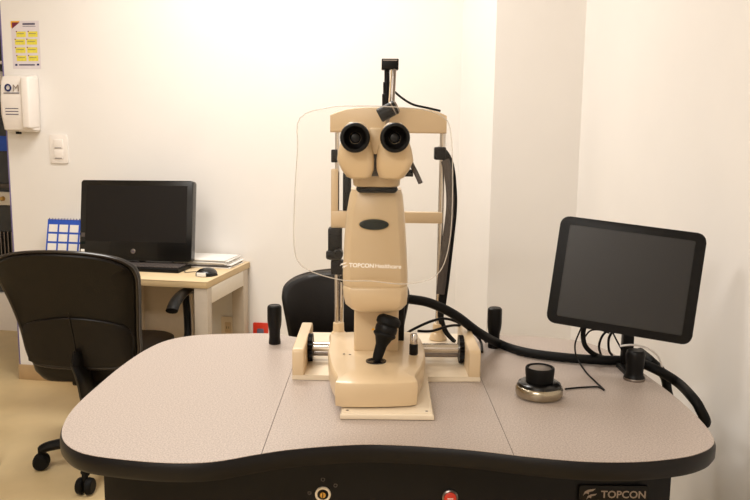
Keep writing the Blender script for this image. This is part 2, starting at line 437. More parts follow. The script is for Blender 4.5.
# keyboard
kb = az(178.5, 273.5, DZ); kc = az(191, 263, DZ)
KM = frame(V((kb.x, kb.y, DZ)), EX, EY)
kt = thing('keyboard', 'black keyboard on the desk in front of the computer', 'keyboard', KM @ V((-.22, .07, 0)), -TA)
b = B(); prism(b, [(-.44, 0), (0, 0), (.0, .15), (-.44, .15)], .0005, .02, .004); b.transform(KM); obj('body', b, M['black'], kt)
b = B()
for r_ in range(5):
    for k in range(22):
        box(b, (-.43 + k * .0192, .012 + r_ * .026, .02), (-.43 + k * .0192 + .0165, .012 + r_ * .026 + .022, .027), .002, 1)
b.transform(KM); o = obj('keys', b, M['grey'], kt, smooth=0); o['kind'] = 'stuff'
# mouse
mp = az(205, 276, DZ) + EY * .02; mp.z = DZ
MM = frame(mp, EX, EY)
ms = thing('computer_mouse', 'black computer mouse with a white label beside the keyboard', 'mouse', mp)
rings = []
for t in range(9):
    a = t / 8; y = -.05 + .10 * a; s = math.sin(math.pi * min(max(a, .04), .96)) ** .45
    rings.append([(.055 * .62 * s * math.cos(2 * math.pi * k / 16) * 1.6, y, .001 + (.036 * s * max(math.sin(2 * math.pi * k / 16), 0) ** .7)) for k in range(16)])
loft_b = loft(B(), rings); loft_b.transform(MM @ Matrix.Rotation(R(70), 4, 'Z')); obj('shell', loft_b, M['black_gloss'], ms)
b = B(); box(b, (-.026, -.058, .003), (.018, -.052, .021), .001); b.transform(MM); obj('label_sticker', b, M['paper'], ms)
b = B(); tube(b, [MM @ V((-.04, .02, .006)), MM @ V((-.08, .06, .004)), MM @ V((-.12, .03, .004)), MM @ V((-.15, .10, .004))], .0018, 8); obj('cord', b, M['grey'], ms)
# papers
pm = DM @ V((-.165, DD - .135, DZ)); pm.z = DZ
st = thing('paper_stack', 'loose stack of white papers at the back of the maple desk', 'papers', pm)
for k in range(7):
    b = B(); box(b, (-.15 , -.10, .0005 + k * .006), (.15 - .006 * k, .10, .0055 + k * .006), .0008, 1)
    b.transform(frame(pm + EX * (random.uniform(-.01, .01) ) + EY * random.uniform(-.008, .008), EX, EY) @ Matrix.Rotation(R(random.uniform(-4, 3)), 4, 'Z')); obj('sheet', b, M['paper'] if k != 1 else M['grey'], st)
# calendar
cl, cd = wdim(48, 84, 219, 250)
cb = az(64, 262, DZ); cb.y = desk_b.y + .02; 
cpos = DM @ V((DM.inverted() @ apl(66, 250, WP - EY * .10, WN)).xyz); cpos.z = DZ
CM = frame(cpos, EX, EZ + EY * .22)
c0 = CM.inverted() @ apl(48, 219, CM.translation, CM.to_3x3() @ V((0, 0, 1)))
c1 = CM.inverted() @ apl(90, 219, CM.translation, CM.to_3x3() @ V((0, 0, 1)))
ca = thing('desk_calendar', 'blue and white desk calendar standing left of the computer', 'calendar', cpos)
H = c0.y; X0, X1 = c0.x, c1.x
b = B(); box(b, (X0, .001, -.003), (X1, H, 0)); b.transform(CM); obj('page', b, M['blue'], ca)
b = B(); box(b, (X0, -.001, -.003), (X1, H, 0)); b.transform(frame(cpos + EY * (.44 * H), EX, EZ - EY * .22)); obj('back_board', b, M['white'], ca)
nx = 4; cw = (X1 - X0) / nx
for i in range(nx):
    for j in range(4):
        b = B(); y1 = H - .028 - j * .051; box(b, (X0 + .010 + i * cw, max(y1 - .040, .004), .0003), (X0 + (i + 1) * cw - .001, y1, .0012)); b.transform(CM); obj('month_box', b, M['paper'], ca)
for k in range(14):
    x = X0 + .008 + k * (X1 - X0 - .016) / 13
    b = B(); tube(b, [CM @ V((x, H - .006, .001)), CM @ V((x, H + .005, .0)), CM @ V((x, H + .004, -.008))], .0016, 6, 3); obj('ring', b, M['navy'], ca)

# ------------------------------------------------------------------ office chairs
def make_chair(label, loc, rz, seat_z, back_z0, back_h, back_w, arms, base_rot, recline=0, lean=0):
    """local frame: the sitter faces +Y, the backrest is at -Y."""
    t = thing('office_chair', label, 'chair', loc, rz, 'office chairs')
    back_parts = ('backrest', 'back_shell', 'piping', 'lower_panel', 'seam')
    def P(name, bm, m, parent=None):
        if name in back_parts:
            for v in bm.verts:
                v.co.y -= recline * (v.co.z - back_z0); v.co.x -= lean * (v.co.z - back_z0 - .12)
        return obj(name, bm, m, parent or t, local=True)
    # backrest: a curved cushion, wide at the shoulders, narrower at the waist
    def outline(k, sc_=1.0):
        pts = []
        h, w_ = back_h, back_w / 2
        prof = [(0, -.02), (.58, -.015), (.76, .02), (.83, .11), (.86, .30), (.92, .52), (.985, .72), (1.0, .80), (.96, .88), (.78, .95), (.45, .995), (0, 1.01)]
        right = [(w_ * a * sc_, h * (.5 + (b_ - .5) * sc_)) for a, b_ in prof]
        loop = right + [(-x, z) for x, z in reversed(right[1:-1])]
        return [p.xy for p in catmull([V((x, z, 0)) for x, z in loop], 4, True)]
    def curve_y(x, z):                       # wraps forward at the sides, lumbar bulge
        return .35 * x * x / (back_w) + .035 * math.sin(math.pi * min(max(z / back_h, 0), 1)) - .02 * (z / back_h)
    def cushion(sc_list):
        rings = []
        for sc_, yo in sc_list:
            rings.append([(x, -.25 + curve_y(x, z) + yo, back_z0 + z) for x, z in outline(0, sc_)])
        return rings
    P('backrest', loft(B(), cushion([(.1, .040), (.4, .040), (.7, .040), (.90, .038), (.94, .035), (.985, .028), (1.0, .012), (1.0, .0), (.985, -.012), (.955, -.016), (.7, -.016), (.4, -.016), (.1, -.016)])), M['leather'])
    P('back_shell', loft(B(), cushion([(.1, -.018), (.4, -.018), (.7, -.018), (.95, -.018), (.955, -.028), (.93, -.034), (.7, -.036), (.4, -.036), (.1, -.036)])), M['leather'])
    rim = [V((x, -.25 + curve_y(x, z) - .018, back_z0 + z)) for x, z in outline(0, .985)]
    P('piping', tube(B(), rim + [rim[0]], .007, 8, 1), M['leather_rim'])
    # lower moulded panel with a centre seam
    lp = [(-.70, .02), (.70, .02), (.82, .12), (.84, .33), (.5, .41), (0, .44), (-.5, .41), (-.84, .33), (-.82, .12)]
    lp = [p.xy for p in catmull([V((a * back_w / 2 * .93, z * back_h, 0)) for a, z in lp], 3, True)]
    zm = back_h * .22
    P('lower_panel', loft(B(), [[(x * k, -.25 + curve_y(x * k, zm + (z - zm) * k) + yo, back_z0 + zm + (z - zm) * k) for x, z in lp] for k, yo in ((1, -.030), (.99, -.042), (.96, -.045), (.7, -.046), (.4, -.046), (.1, -.046))]), M['leather'])
    P('seam', tube(B(), [(0, -.25 + curve_y(0, z) - .0465, back_z0 + z) for z in [back_h * k / 6 for k in (0.1, .8, 1.6, 2.4, 2.9)]], .002, 6, 3), M['black'])
    # back support bar
    P('back_bar', tube(B(), [(.01, -.255, back_z0 + .05), (.01, -.275, back_z0 + .0), (.02, -.28, seat_z - .05), (.02, -.24, seat_z - .14), (0, -.10, seat_z - .15), (0, .02, seat_z - .14)], .085, 12, 6, .25), M['black'])
    # seat
    b = B(); rings = []
    for sc_, zz in ((.7, seat_z - .115), (.88, seat_z - .105), (.97, seat_z - .07), (1.0, seat_z - .03), (.985, seat_z - .008), (.93, seat_z), (.6, seat_z - .006)):
        rings.append([(x * sc_, y * sc_ + .02, zz) for x, y in rrect(.50, .49, .11, 6)])
    P('seat', loft(b, rings), M['leather'])
    b = B(); box(b, (-.10, -.12, seat_z - .15), (.10, .12, seat_z - .10), .01); P('tilt_mechanism', b, M['black'])
    if arms:
        for s in (-1, 1):
            a = P('armrest', tube(B(), [(s * .26, .10, seat_z + .125), (s * .26, .15, seat_z + .150), (s * .26, .24, seat_z + .165), (s * .26, .34, seat_z + .165), (s * .26, .40, seat_z + .155)], .028, 12, 5, .6), M['black'])
            P('bracket', tube(B(), [(s * .265, .30, seat_z + .155), (s * .275, .29, seat_z + .02), (s * .27, .26, seat_z - .05), (s * .2, .15, seat_z - .095), (s * .06, .05, seat_z - .085)], .017, 10, 5), M['black'], a)
    # gas column and five-star base
    by = -.06; bx = .05 if lean else 0
    P('gas_column', cyl(cyl(B(), (bx, by, .10), (bx, by, seat_z - .16), .03), (bx, by, seat_z - .2), (bx, by, seat_z - .13), .02), M['black'])
    P('hub', cyl(B(), (bx, by, .07), (bx, by, .135), .045, .036, bev=.006), M['black'])
    for k in range(5):
        a = base_rot + 2 * math.pi * k / 5; c, s = math.cos(a), math.sin(a)
        L = .295
        lg = P('leg', tube(B(), [(.03 * c + bx, .03 * s + by, .115), (.15 * c + bx, .15 * s + by, .112), (.26 * c + bx, .26 * s + by, .098), (L * c + bx, L * s + by, .085)], lambda q: .026 - .008 * q, 10, 4), M['black'])
        b = B()
        cyl(b, (L * c + bx, L * s + by, .050), (L * c + bx, L * s + by, .095), .012)
        px, py = -s, c
        for sd_ in (-1, 1):
            p0 = V((L * c + bx + px * sd_ * .006, L * s + by + py * sd_ * .006, .0345)); cyl(b, p0, p0 + V((px, py, 0)) * sd_ * .026, .034, .031, 20, .005)
        P('caster', b, M['black_soft'], lg)
    return t
bc = ay(75.5, 360, 2.92)
a_ = R(-2)
top = ay(62, 249, 2.88).z; bot = ay(75, 372, 2.92).z
c1 = V((bc.x, 2.92, 0)) + Matrix.Rotation(a_, 3, 'Z') @ V((0, .30, 0))
make_chair('black leather office chair seen from behind, pulled up to the maple desk', c1, a_, .505, bot + .010, top - bot - .014, .545, True, R(196), .24, .075)
bc2 = ay(346, 300, 3.0); top2 = ay(330, 271.5, 3.0).z
make_chair('black leather chair facing the camera behind the speckled instrument table', V((bc2.x, 2.75, 0)), math.pi, .46, top2 - .42, .42, .49, False, R(20))

# stool whose metal leg shows at the left edge
f1 = az(-3.5, 466, 0)
sx_, sy_ = f1.x - .19, f1.y + .1
stl = thing('stool', 'stool at the left edge, only its violet-grey metal leg in view', 'stool', (f1.x - .20, f1.y, 0))
sx_ = f1.x - .20; sy_ = f1.y
for an in (0, 120, 240):
    ca_, sa_ = math.cos(R(an)), math.sin(R(an)); b = B()
    tube(b, [(sx_ + ca_ * .20, sy_ + sa_ * .20, .0), (sx_ + ca_ * .175, sy_ + sa_ * .175, .20), (sx_ + ca_ * .12, sy_ + sa_ * .12, .42)], .014, 12, 4); obj('leg', b, M['purple'], stl)
b = B(); lathe(b, [(0, .42), (.15, .42), (.165, .435), (.165, .46), (.15, .475), (0, .478)], Matrix.Translation((sx_, sy_, 0))); obj('seat', b, M['black_soft'], stl)

# ------------------------------------------------------------------ instrument table
TZ = .80
ctl = [(61, 433), (66, 418), (78, 403), (98, 385), (121, 366), (145, 350), (168, 340), (198, 335), (240, 333.5), (272, 333.5), (300, 337.5), (340, 341), (385, 342.5),
       (430, 341), (470, 337.5), (500, 335), (544, 336.5), (584, 342), (612, 352.5), (645, 374), (676, 397), (701, 420), (714, 438),
       (712, 447), (698, 454), (676, 458.5), (636, 462), (583, 461.5), (525, 456.5), (479, 451), (431, 447), (393, 445), (363, 444.5), (325, 446.5), (287, 450),
       (257, 454.5), (212, 462), (167, 463), (117, 459), (83, 453.5), (66, 444.5)]
out3 = catmull([az(x, y, TZ) for x, y in ctl], 4, True)
out = [(p.x, p.y) for p in out3]
cxm = sum(p[0] for p in out) / len(out); cym = sum(p[1] for p in out) / len(out)
def offset(pts, d):
    N = len(pts); res = []
    for i in range(N):
        a = V(pts[i - 1]); b_ = V(pts[(i + 1) % N]); t = (b_ - a).normalized(); n = V((t.y, -t.x))
        res.append(V(pts[i]) + n * d)
    return res
area2 = sum(out[i][0] * out[(i + 1) % len(out)][1] - out[(i + 1) % len(out)][0] * out[i][1] for i in range(len(out)))
sg = 1 if area2 > 0 else -1
table = thing('instrument_table', 'large curved instrument table with speckled laminate top and black edge', 'table', (cxm, cym, 0))
b = B(); prof = [(-.004, TZ - .0015), (-.0005, TZ - .002), (.0025, TZ - .008), (.003, TZ - .016), (.0025, TZ - .030), (-.002, TZ - .038), (-.010, TZ - .041)]
loft(b, [[(p.x, p.y, z) for p in offset(out, sg * d)] for d, z in prof]); obj('edge_band', b, M['edge'], table)
sl = az(270, 430, TZ).x; sr = az(498, 418, TZ).x
def clipx(pts, x, keep_right):
    res = []
    for i in range(len(pts)):
        a, b_ = V(pts[i]), V(pts[(i + 1) % len(pts)])
        ia = (a.x >= x) == keep_right; ib = (b_.x >= x) == keep_right
        if ia: res.append(a)
        if ia != ib: res.append(a + (b_ - a) * ((x - a.x) / (b_.x - a.x)))
    return res
ins = [tuple(p) for p in offset(out, -sg * .0012)]
g = .0006
for poly in (clipx(ins, sl - g, False), clipx(clipx(ins, sl + g, True), sr - g, False), clipx(ins, sr + g, True)):
    obj('top_panel', prism(B(), poly, TZ - .001, TZ), M["laminate"], table)
# pedestal body under the top
bl = ay(104, 480, 1.60).x; br = ay(671, 480, 1.60).x
body = [(bl, 1.60), (bl + .10, 1.545), (cxm - .12, 1.535), (cxm + .12, 1.535), (br - .10, 1.545), (br, 1.60), (br - .02, 2.05), (bl + .02, 2.05)]
obj('pedestal', prism(B(), body, .06, TZ - .0415, .004), M['cabinet'], table)
obj('plinth', prism(B(), [(cxm + (x - cxm) * .95, 1.8 + (y - 1.8) * .9) for x, y in body], 0, .06), M['black'], table)
FY = 1.535
def fr_at(px, py, y=FY): return ay(px, py, y)
p = fr_at(323, 494); fmx = Matrix.Translation(p) @ Matrix.Rotation(R(90), 4, 'X')
ks = obj('key_switch', lathe(B(), [(.0165, 0), (.0165, .003), (.0145, .005), (.0120, .004), (.0112, .0005)], fmx), M['cream_light'], table); ks['label'] = 'cream ringed key switch with brass barrel'
obj('dark_ring', lathe(B(), [(.0113, .0005), (.0113, .0025), (0, .0026)], fmx), M['black'], ks)
obj('barrel', lathe(B(), [(.0068, .001), (.0068, .005), (.006, .007), (0, .007)], fmx), M['brass'], ks)
b = B(); box(b, (-.001, -.005, .007), (.001, .005, .0078)); b.transform(fmx); obj('key_slot', b, M['black'], ks)
for dx, dy in ((0, 14.5), (12.5, 8.5), (-13.5, 1)):
    q = fr_at(323 + dx, 494 - dy); b = B()
    lathe(b, [(.0026, 0), (.0042, 0), (.0042, .0006), (.0026, .0006), (.0026, 0)], Matrix.Translation(q) @ Matrix.Rotation(R(90), 4, 'X'), 16); obj('printed_ring', b, M['grey'], table)
p = fr_at(450, 497); fmx = Matrix.Translation(p) @ Matrix.Rotation(R(90), 4, 'X')
rb = obj('push_button', lathe(B(), [(.0165, 0), (.0165, .004), (.014, .006), (.0125, .005)], fmx), M['steel'], table); rb['label'] = 'red push button in a steel ring'
obj('button_cap', lathe(B(), [(.013, .002), (.0125, .007), (.011, .008), (0, .0085)], fmx), M['red'], rb)
b = B(); box(b, (-.006, -.0008, .0082), (.006, .0008, .0091)); b.transform(fmx); obj('button_mark', b, M['print_white'], rb)
def logo_mark(mtx, s):
    """two leaning flame strokes"""
    b = B()
    for dx, dy, k in ((0, .30, 1.0), (.28, -.02, .85)):
        pts = [(0, 0), (.12, .36), (.40, .52), (.98, .60), (.78, .42), (.46, .34), (.44, .12), (.30, .22), (.16, .20)]
        prism(b, [((x * k + dx) * s, (y * k + dy) * s) for x, y in pts], 0, .0006, mtx=mtx)
    return b
fl = frame(fr_at(601, 500.5), V((1, .0, 0)), EZ)
q0 = fr_at(601, 500.5, FY + .004) ; q0.y = 1.542
tm = Matrix.Translation(V((q0.x, 1.539, q0.z))) @ Matrix.Rotation(R(90), 4, 'X')
pn = fr_at(614, 494)
obj('logo_plate', prism(B(), [(x + pn.x, z + pn.z) for x, z in rrect(.145, .034, .003)], -1.5455, -1.5365, .0006, mtx=Matrix(((1, 0, 0, 0), (0, 0, -1, 0), (0, 1, 0, 0), (0, 0, 0, 1)))), M['black'], table)
tm = Matrix.Translation(V((fr_at(601, 499).x, 1.5362, fr_at(601, 498).z))) @ Matrix.Rotation(R(90), 4, 'X')
obj('lettering', text_bm('TOPCON', .0222, tm, .0003, bold=.0004), M['print_grey'], table)
tm2 = Matrix.Translation(V((fr_at(583, 499).x, 1.5362, fr_at(583, 499.5).z))) @ Matrix.Rotation(R(90), 4, 'X')
obj('logo_mark', logo_mark(tm2, .026), M['print_grey'], table)
# black patient grips on the tabletop
for px, top_, bt in ((274, 305, 345), (494.5, 307.5, 349)):
    p = az(px, bt, TZ); p.y += .016; p.z = TZ
    zt = ay(px, top_, p.y).z - TZ
    obj('hand_grip', lathe(B(), [(.0165, 0), (.0175, .004), (.0155, .02), (.0160, zt * .35), (.0195, zt * .5), (.0205, zt * .62), (.0205, zt * .93), (.0195, zt - .003), (.016, zt), (.015, zt - .001), (0, zt - .001)], Matrix.Translation(p)), M['black'], table)

# ------------------------------------------------------------------ slit lamp
PX = lambda x, y, z: az(x, y, z)
bz = TZ
sp = az(387, 400, TZ)
lamp = thing('slit_lamp', 'cream slit lamp microscope with black eyepieces on the instrument table', 'microscope', (sp.x, 1.95, TZ))
def S(name, bm, m, parent=None, label=None):
    o = obj(name, bm, m, parent or lamp)
    if label: o['label'] = label
    return o
bt_ = bz + .0005; ph_ = .013
zt_ = bz + ph_
o_ = lambda x, y: az(x, y, zt_)
base_o = [(340, 414), (434, 413), (424, 379), (480, 376.5), (467, 343), (303, 343), (291, 375.5), (333, 377)]
# T-shaped base plate
lf = az(340, 414, zt_); rf = az(434, 414, zt_); wl_ = az(292, 375, zt_); wr_ = az(480, 376, zt_)
yb = 2.27
inL, inR = az(330, 377, zt_).x, az(425, 377, zt_).x
bp = [(lf.x, lf.y), (rf.x, lf.y), (rf.x, wl_.y), (wr_.x, wl_.y), (wr_.x, yb), (wl_.x, yb), (wl_.x, wl_.y), (lf.x, wl_.y)]
S('base_plate', prism(B(), bp, bt_, zt_, .003), M['cream_light'])
b = B(); w2 = .006
prism(b, [(lf.x + w2, lf.y + w2), (rf.x - w2, lf.y + w2), (rf.x - w2, wl_.y + .01), (lf.x + w2, wl_.y + .01)], zt_ - .001, zt_ + .002, .001)
fp = S('foot_pad', b, M['cream_light'])
for x in (lf.x + .015, rf.x - .015):
    S('screw', lathe(B(), [(.003, 0), (.003, .0012), (0, .0014)], Matrix.Translation((x, lf.y + .017, zt_ + .0015)), 12), M['steel'], fp)
for x in (inR + .07, inR + .125):
    S('rail_label', box(B(), (x - .012, 2.02, zt_), (x + .012, 2.025, zt_ + .001)), M['grey'])
# rail covers: wedge-topped side cheeks with toothed wheel inside
for s, xo in ((1, wl_.x), (-1, wr_.x)):
    zc = bz + .086
    y0 = wl_.y + .001; y1 = wl_.y + .27
    # profile in (y, z)
    pr = [(y0, zt_ - .002), (y0, bz + .070), (y0 + .004, bz + .076), (y0 + .010, bz + .079), (y1 - .012, bz + .082), (y1, bz + .074), (y1, zt_ - .002)]
    mt = Matrix(((0, 0, s, xo), (1, 0, 0, 0), (0, 1, 0, 0), (0, 0, 0, 1)))
    ch = S('rail_cover', prism(B(), pr, 0, .030, .004, mtx=mt), M['cream'])
    xw = xo + s * .030
    gb = B(); yc = y0 + .12
    n = 20; pts = []
    for k in range(n * 2):
        r = .040 if k % 2 else .035; a = math.pi * k / n; pts.append((yc + r * math.cos(a), bz + .050 + r * math.sin(a) * .9))
    prism(gb, pts, 0, .012, mtx=Matrix(((0, 0, s, xw), (1, 0, 0, 0), (0, 1, 0, 0), (0, 0, 0, 1))))
    S('toothed_wheel', gb, M['black'])
yc = wl_.y + .12
S('axle', cyl(B(), (wl_.x + .04, yc, bz + .052), (wr_.x - .04, yc, bz + .052), .0125), M['chrome'])
S('guide_rod', cyl(B(), (wl_.x + .04, yc + .02, bz + .028), (wr_.x - .04, yc + .02, bz + .028), .006), M['steel'])
# carriage
zk = bz + .074
cpx = [(341, 383), (412, 382), (417, 376), (425.5, 359), (424.5, 345), (419, 335), (409, 331), (336, 331.5), (329.5, 338), (327.5, 350), (329.5, 364), (336, 377)]
cp = [az(x, y, zk) for x, y in cpx]
top_o = [(p.x, p.y) for p in catmull(cp, 3, True)]
ccx = sum(p[0] for p in top_o) / len(top_o); ccy = sum(p[1] for p in top_o) / len(top_o)
def ring(s_, z, o=top_o, cx=ccx, cy=ccy): return [(cx + (x - cx) * s_, cy + (y - cy) * s_, z) for x, y in o]
S('carriage', loft(B(), [ring(.93, zt_ + .0025), ring(.975, zt_ + .006), ring(.985, zt_ + .02), ring(.99, zk - .012), ring(.975, zk - .003), ring(.95, zk), ring(.5, zk + .003), ring(.2, zk + .003)]), M['cream'])
S('dark_skirt', prism(B(), [(x, y) for x, y, z in ring(.90, 0)], zt_ + .0005, zt_ + .01), M['black'])
for (x, y) in ((344, 354), (350, 354.5)):
    S('tiny_mark', lathe(B(), [(.0028, 0), (.0028, .0006), (0, .0007)], Matrix.Translation(az(x, y, zk + .003)), 10), M['grey'])
# joystick in its round socket
jb = az(376, 362, zk + .002)
S('joystick_socket', lathe(B(), [(.024, -.001), (.0235, .004), (.019, .0045), (.017, .0015), (0, .001)], Matrix.Translation(jb)), M['black_gloss'])
jt = ay(390, 317, jb.y + .02)
d = (jt - jb)
jx = axis_mtx(jb + d * .03, d); L = d.length
js = S('joystick', lathe(B(), [(.010, 0), (.012, L * .12), (.0135, L * .35), (.020, L * .50), (.0265, L * .56), (.0265, L * .60), (.0245, L * .62), (.0245, L * .78), (.0285, L * .82), (.0285, L * .90), (.026, L * .95), (.018, L), (0, L * 1.01)], jx), M['black_soft'])
S('grip_ring', lathe(B(), [(.0255, L * .64), (.0262, L * .66), (.0262, L * .74), (.0255, L * .76)], jx), M['black'], js)
# lamp switch knob
kp = az(413.5, 355, zk)
S('brightness_knob', lathe(B(), [(.0085, 0), (.0105, .003), (.0105, .026), (.009, .028)], Matrix.Translation(kp), 20), M['black'], label='black knob with a chrome collar on top')
S('collar', lathe(B(), [(.008, .027), (.009, .029), (.009, .050), (.007, .053), (0, .0535)], Matrix.Translation(kp), 20), M['chrome'], lamp.children[-1])
# pedestal block
q = az(376, 351, zk + .003)
hw = abs(az(398, 351, zk).x - az(354, 351, zk).x) / 2
zb_t = ay(376, 308, q.y).z
b = B(); box(b, (q.x - hw, q.y, zk), (q.x + hw, q.y + .11, zb_t + .03), .006, 3); S('pillar_block', b, M['cream'])
tp = ay(373, 329, q.y - .0005)
b = B(); prism(b, [(-.004, -.003), (.004, -.003), (0, .004)], 0, .0006, mtx=Matrix.Translation(tp) @ Matrix.Rotation(R(90), 4, 'X')); S('warning_mark', b, M['orange'])
# black housing behind the block
b = B(); box(b, (q.x + hw - .01, q.y + .10, zk), (q.x + hw + .018, q.y + .16, zb_t + .05), .004); S('lamp_housing', b, M['black'])
# microscope body, lofted through pixel-measured sections
YB = 1.76
secs = [(190.5, 351, 401.5, .0), (195, 349.5, 403, -.004), (215, 346, 405, -.006), (240, 344, 406.5, -.008), (275, 342.5, 408, -.009), (286, 342.5, 408, -.009), (287.2, 343.3, 407.2, -.0065), (288.4, 342.6, 408, -.010), (297, 343, 408, -.010), (306, 345, 407, -.006), (312, 351, 402, .004), (314.5, 357, 396, .02)]
rings = []
for py, xa, xb, yo in secs:
    A_ = ay(xa, py, YB); B_ = ay(xb, py, YB); w_ = B_.x - A_.x; cx = (A_.x + B_.x) / 2; zc = (A_.z + B_.z) / 2
    dpt = .13 - yo; yf = YB + yo
    ch_ = .017
    pts = [(cx - w_ / 2 + ch_, yf), (cx + w_ / 2 - ch_, yf), (cx + w_ / 2 - .004, yf + .018), (cx + w_ / 2, yf + .028), (cx + w_ / 2, yf + dpt - .02), (cx + w_ / 2 - .02, yf + dpt), (cx - w_ / 2 + .02, yf + dpt), (cx - w_ / 2, yf + dpt - .02), (cx - w_ / 2, yf + .028), (cx - w_ / 2 + .004, yf + .018)]
    pts = [(cx + (x - cx), y, zc) for x, y in pts]
    # extra points across the front so the bottom lip can curve
    rings.append(pts)
b = loft(B(), rings); bmesh.ops.bevel(b, geom=[e for e in b.edges if e.calc_face_angle(0) > R(25)], offset=.0012, segments=1, profile=.5, affect='EDGES')
mb = S('microscope_body', b, M['cream'])
g0 = ay(374, 224.5, YB - .0085); g0.y = YB - .0075
b = B(); prism(b, [(math.cos(2 * math.pi * k / 32) * .0335, math.sin(2 * math.pi * k / 32) * .0122) for k in range(32)], 0, .0035, .001, mtx=Matrix.Translation(g0) @ Matrix.Rotation(R(90), 4, 'X'))
S('oval_badge', b, M['green'], mb, 'dark green glossy oval badge')
b = B(); prism(b, [(math.cos(2 * math.pi * k / 32) * .0365, math.sin(2 * math.pi * k / 32) * .015) for k in range(32)], -.002, .0012, .0006, mtx=Matrix.Translation(g0) @ Matrix.Rotation(R(90), 4, 'X')); S('badge_bezel', b, M['desk_edge'], mb)
z1 = ay(374, 288, YB).z
# neck
nr = []
for py, xa, xb, yo, dp in ((187, 355, 398, .004, .10), (185.5, 353, 400, .0, .10), (178, 352, 401, -.004, .11), (168, 353, 401, -.004, .11), (160, 356, 397, .0, .10)):
    A_ = ay(xa, py, 1.72); B_ = ay(xb, py, 1.72); w_ = B_.x - A_.x; cx = (A_.x + B_.x) / 2
    nr.append([(cx + x, 1.72 + yo + dp / 2 + y, A_.z) for x, y in rrect(w_, dp, .022, 4)])
S('neck', loft(B(), nr), M['cream'])
A_ = ay(356, 193, 1.735); B_ = ay(398, 186, 1.735)
b = B(); box(b, (A_.x, 1.733, A_.z), (B_.x, 1.83, B_.z), .01, 3); S('neck_collar', b, M['black'])
# binocular head: two prism housings
for s in (-1, 1):
    cxp = 375.2
    secs2 = [  # py, inner, outer (distance from centre line in px), y front, depth
        (179.5, 9, 24, .012, .06), (177.5, 4, 29, .002, .075), (170, 1.5, 34, -.006, .09), (160, 1, 38.5, -.010, .10), (150, 2, 37, -.012, .105), (142, 4.5, 34.5, -.012, .105), (133, 6, 33, -.010, .10), (125.5, 9, 30, -.004, .09), (122, 13, 26, .008, .065)]
    if s == 1: secs2 = [(py + .5, i, o, a, c) for py, i, o, a, c in secs2]
    rg = []
    for py, i, o, yo, dp in secs2:
        A_ = ay(cxp + s * i, py, 1.67); B_ = ay(cxp + s * o, py, 1.67); w_ = abs(B_.x - A_.x); cx = (A_.x + B_.x) / 2
        rg.append([(cx + x, 1.67 + yo + dp / 2 + y, A_.z) for x, y in rrect(w_, dp, min(.018, w_ * .35), 4)])
    hd = S('prism_housing', loft(B(), rg), M['cream'])
    # eyepiece
    ep = ay(cxp + s * 19.8 + (-.6 if s < 0 else .2), 138, 1.62)
    dr = (V((0, 0, 0)) + V((0, -1, .02))).normalized()
    em = axis_mtx(ep + V((0, .045, 0)), dr)
    e_ = S('eyepiece', lathe(B(), [(.027, -.02), (.028, 0), (.0295, .006), (.0305, .012), (.0305, .020), (.0312, .022), (.0312, .034), (.029, .0375), (.0245, .038), (.0215, .035), (.0185, .022), (.0125, .010), (.0125, .004), (0, .004)], em), M['black'], label='black rubber eyepiece')
    S('lens', lathe(B(), [(.0120, .004), (.0120, .007), (.007, .0085), (0, .009)], em), M['lens'], e_)
    S('barrel_ring', lathe(B(), [(.026, -.024), (.029, -.022), (.029, -.012), (.027, -.010)], em), M['cream'], e_)
# bridge between the lobes
A_ = ay(369, 140, 1.69); B_ = ay(382, 128, 1.69)
b = B(); box(b, (A_.x, 1.675, A_.z - .03), (B_.x, 1.74, B_.z), .005, 3); S('bridge', b, M['cream'])
A_ = ay(365, 176, 1.71); B_ = ay(386, 140, 1.71)
b = B(); box(b, (A_.x, 1.705, A_.z), (B_.x, 1.74, B_.z), .003); S('dark_gap_filler', b, M['grey'])  # dark filler added behind the lobes so the gap between them stays dark
# grey magnification lever
S('lever', tube(B(), [ay(406, 150, 1.72), ay(411, 163, 1.71), ay(416, 173, 1.70), ay(420.5, 183, 1.69)], .0052, 12, 4), M['grey'], label='grey change lever')
b = B(); c_ = ay(404, 173, 1.73); cyl(b, c_, c_ + V((.02, 0, 0)), .008); S('lever_pivot', b, M['black'])

# breath shield
YS = 1.70
sh_o = [(331, 107), (300, 118), (297.5, 150), (294.5, 200), (294, 245), (300, 264), (318, 274), (345, 280.5), (371, 281), (400, 284), (425, 281), (440, 271), (448, 250), (452, 215), (452.5, 160), (450, 128), (443, 117), (425, 110), (395, 107), (362, 106)]
sh3 = catmull([ay(x, y, YS) for x, y in sh_o], 4, True)
mtS = Matrix(((1, 0, 0, 0), (0, 0, 1, 0), (0, 1, 0, 0), (0, 0, 0, 1)))
b = prism(B(), [(p.x, p.z) for p in sh3], YS, YS + .002, mtx=mtS)
bs = S('breath_shield', b, M['clear'], label='clear rounded acrylic breath shield')
S('polished_edge', tube(B(), sh3 + [sh3[0]], .0012, 8, 1), M['rim'], bs)
tx = ay(349, 267, YS - .001); tx2 = ay(402, 268, YS - .001)
rot = Matrix.Rotation(R(90), 4, 'X')
wz = Matrix.Rotation(R(1.2), 4, 'Y')
LP = V((tx.x, YS - .0012, tx.z))
S('lettering', text_bm('TOPCON', .0130, Matrix.Translation(LP) @ wz @ rot, .0002, bold=.0005), M['print_white'], bs)
S('lettering', text_bm('Healthcare', .0132, Matrix.Translation(LP + V((.0570, 0, -.0010))) @ wz @ rot, .0002, bold=.0002), M['print_white'], bs)
q_ = ay(340, 268.5, YS - .0012)
S('logo_mark', logo_mark(Matrix.Translation(q_) @ rot, .0155), M['print_white'], bs)

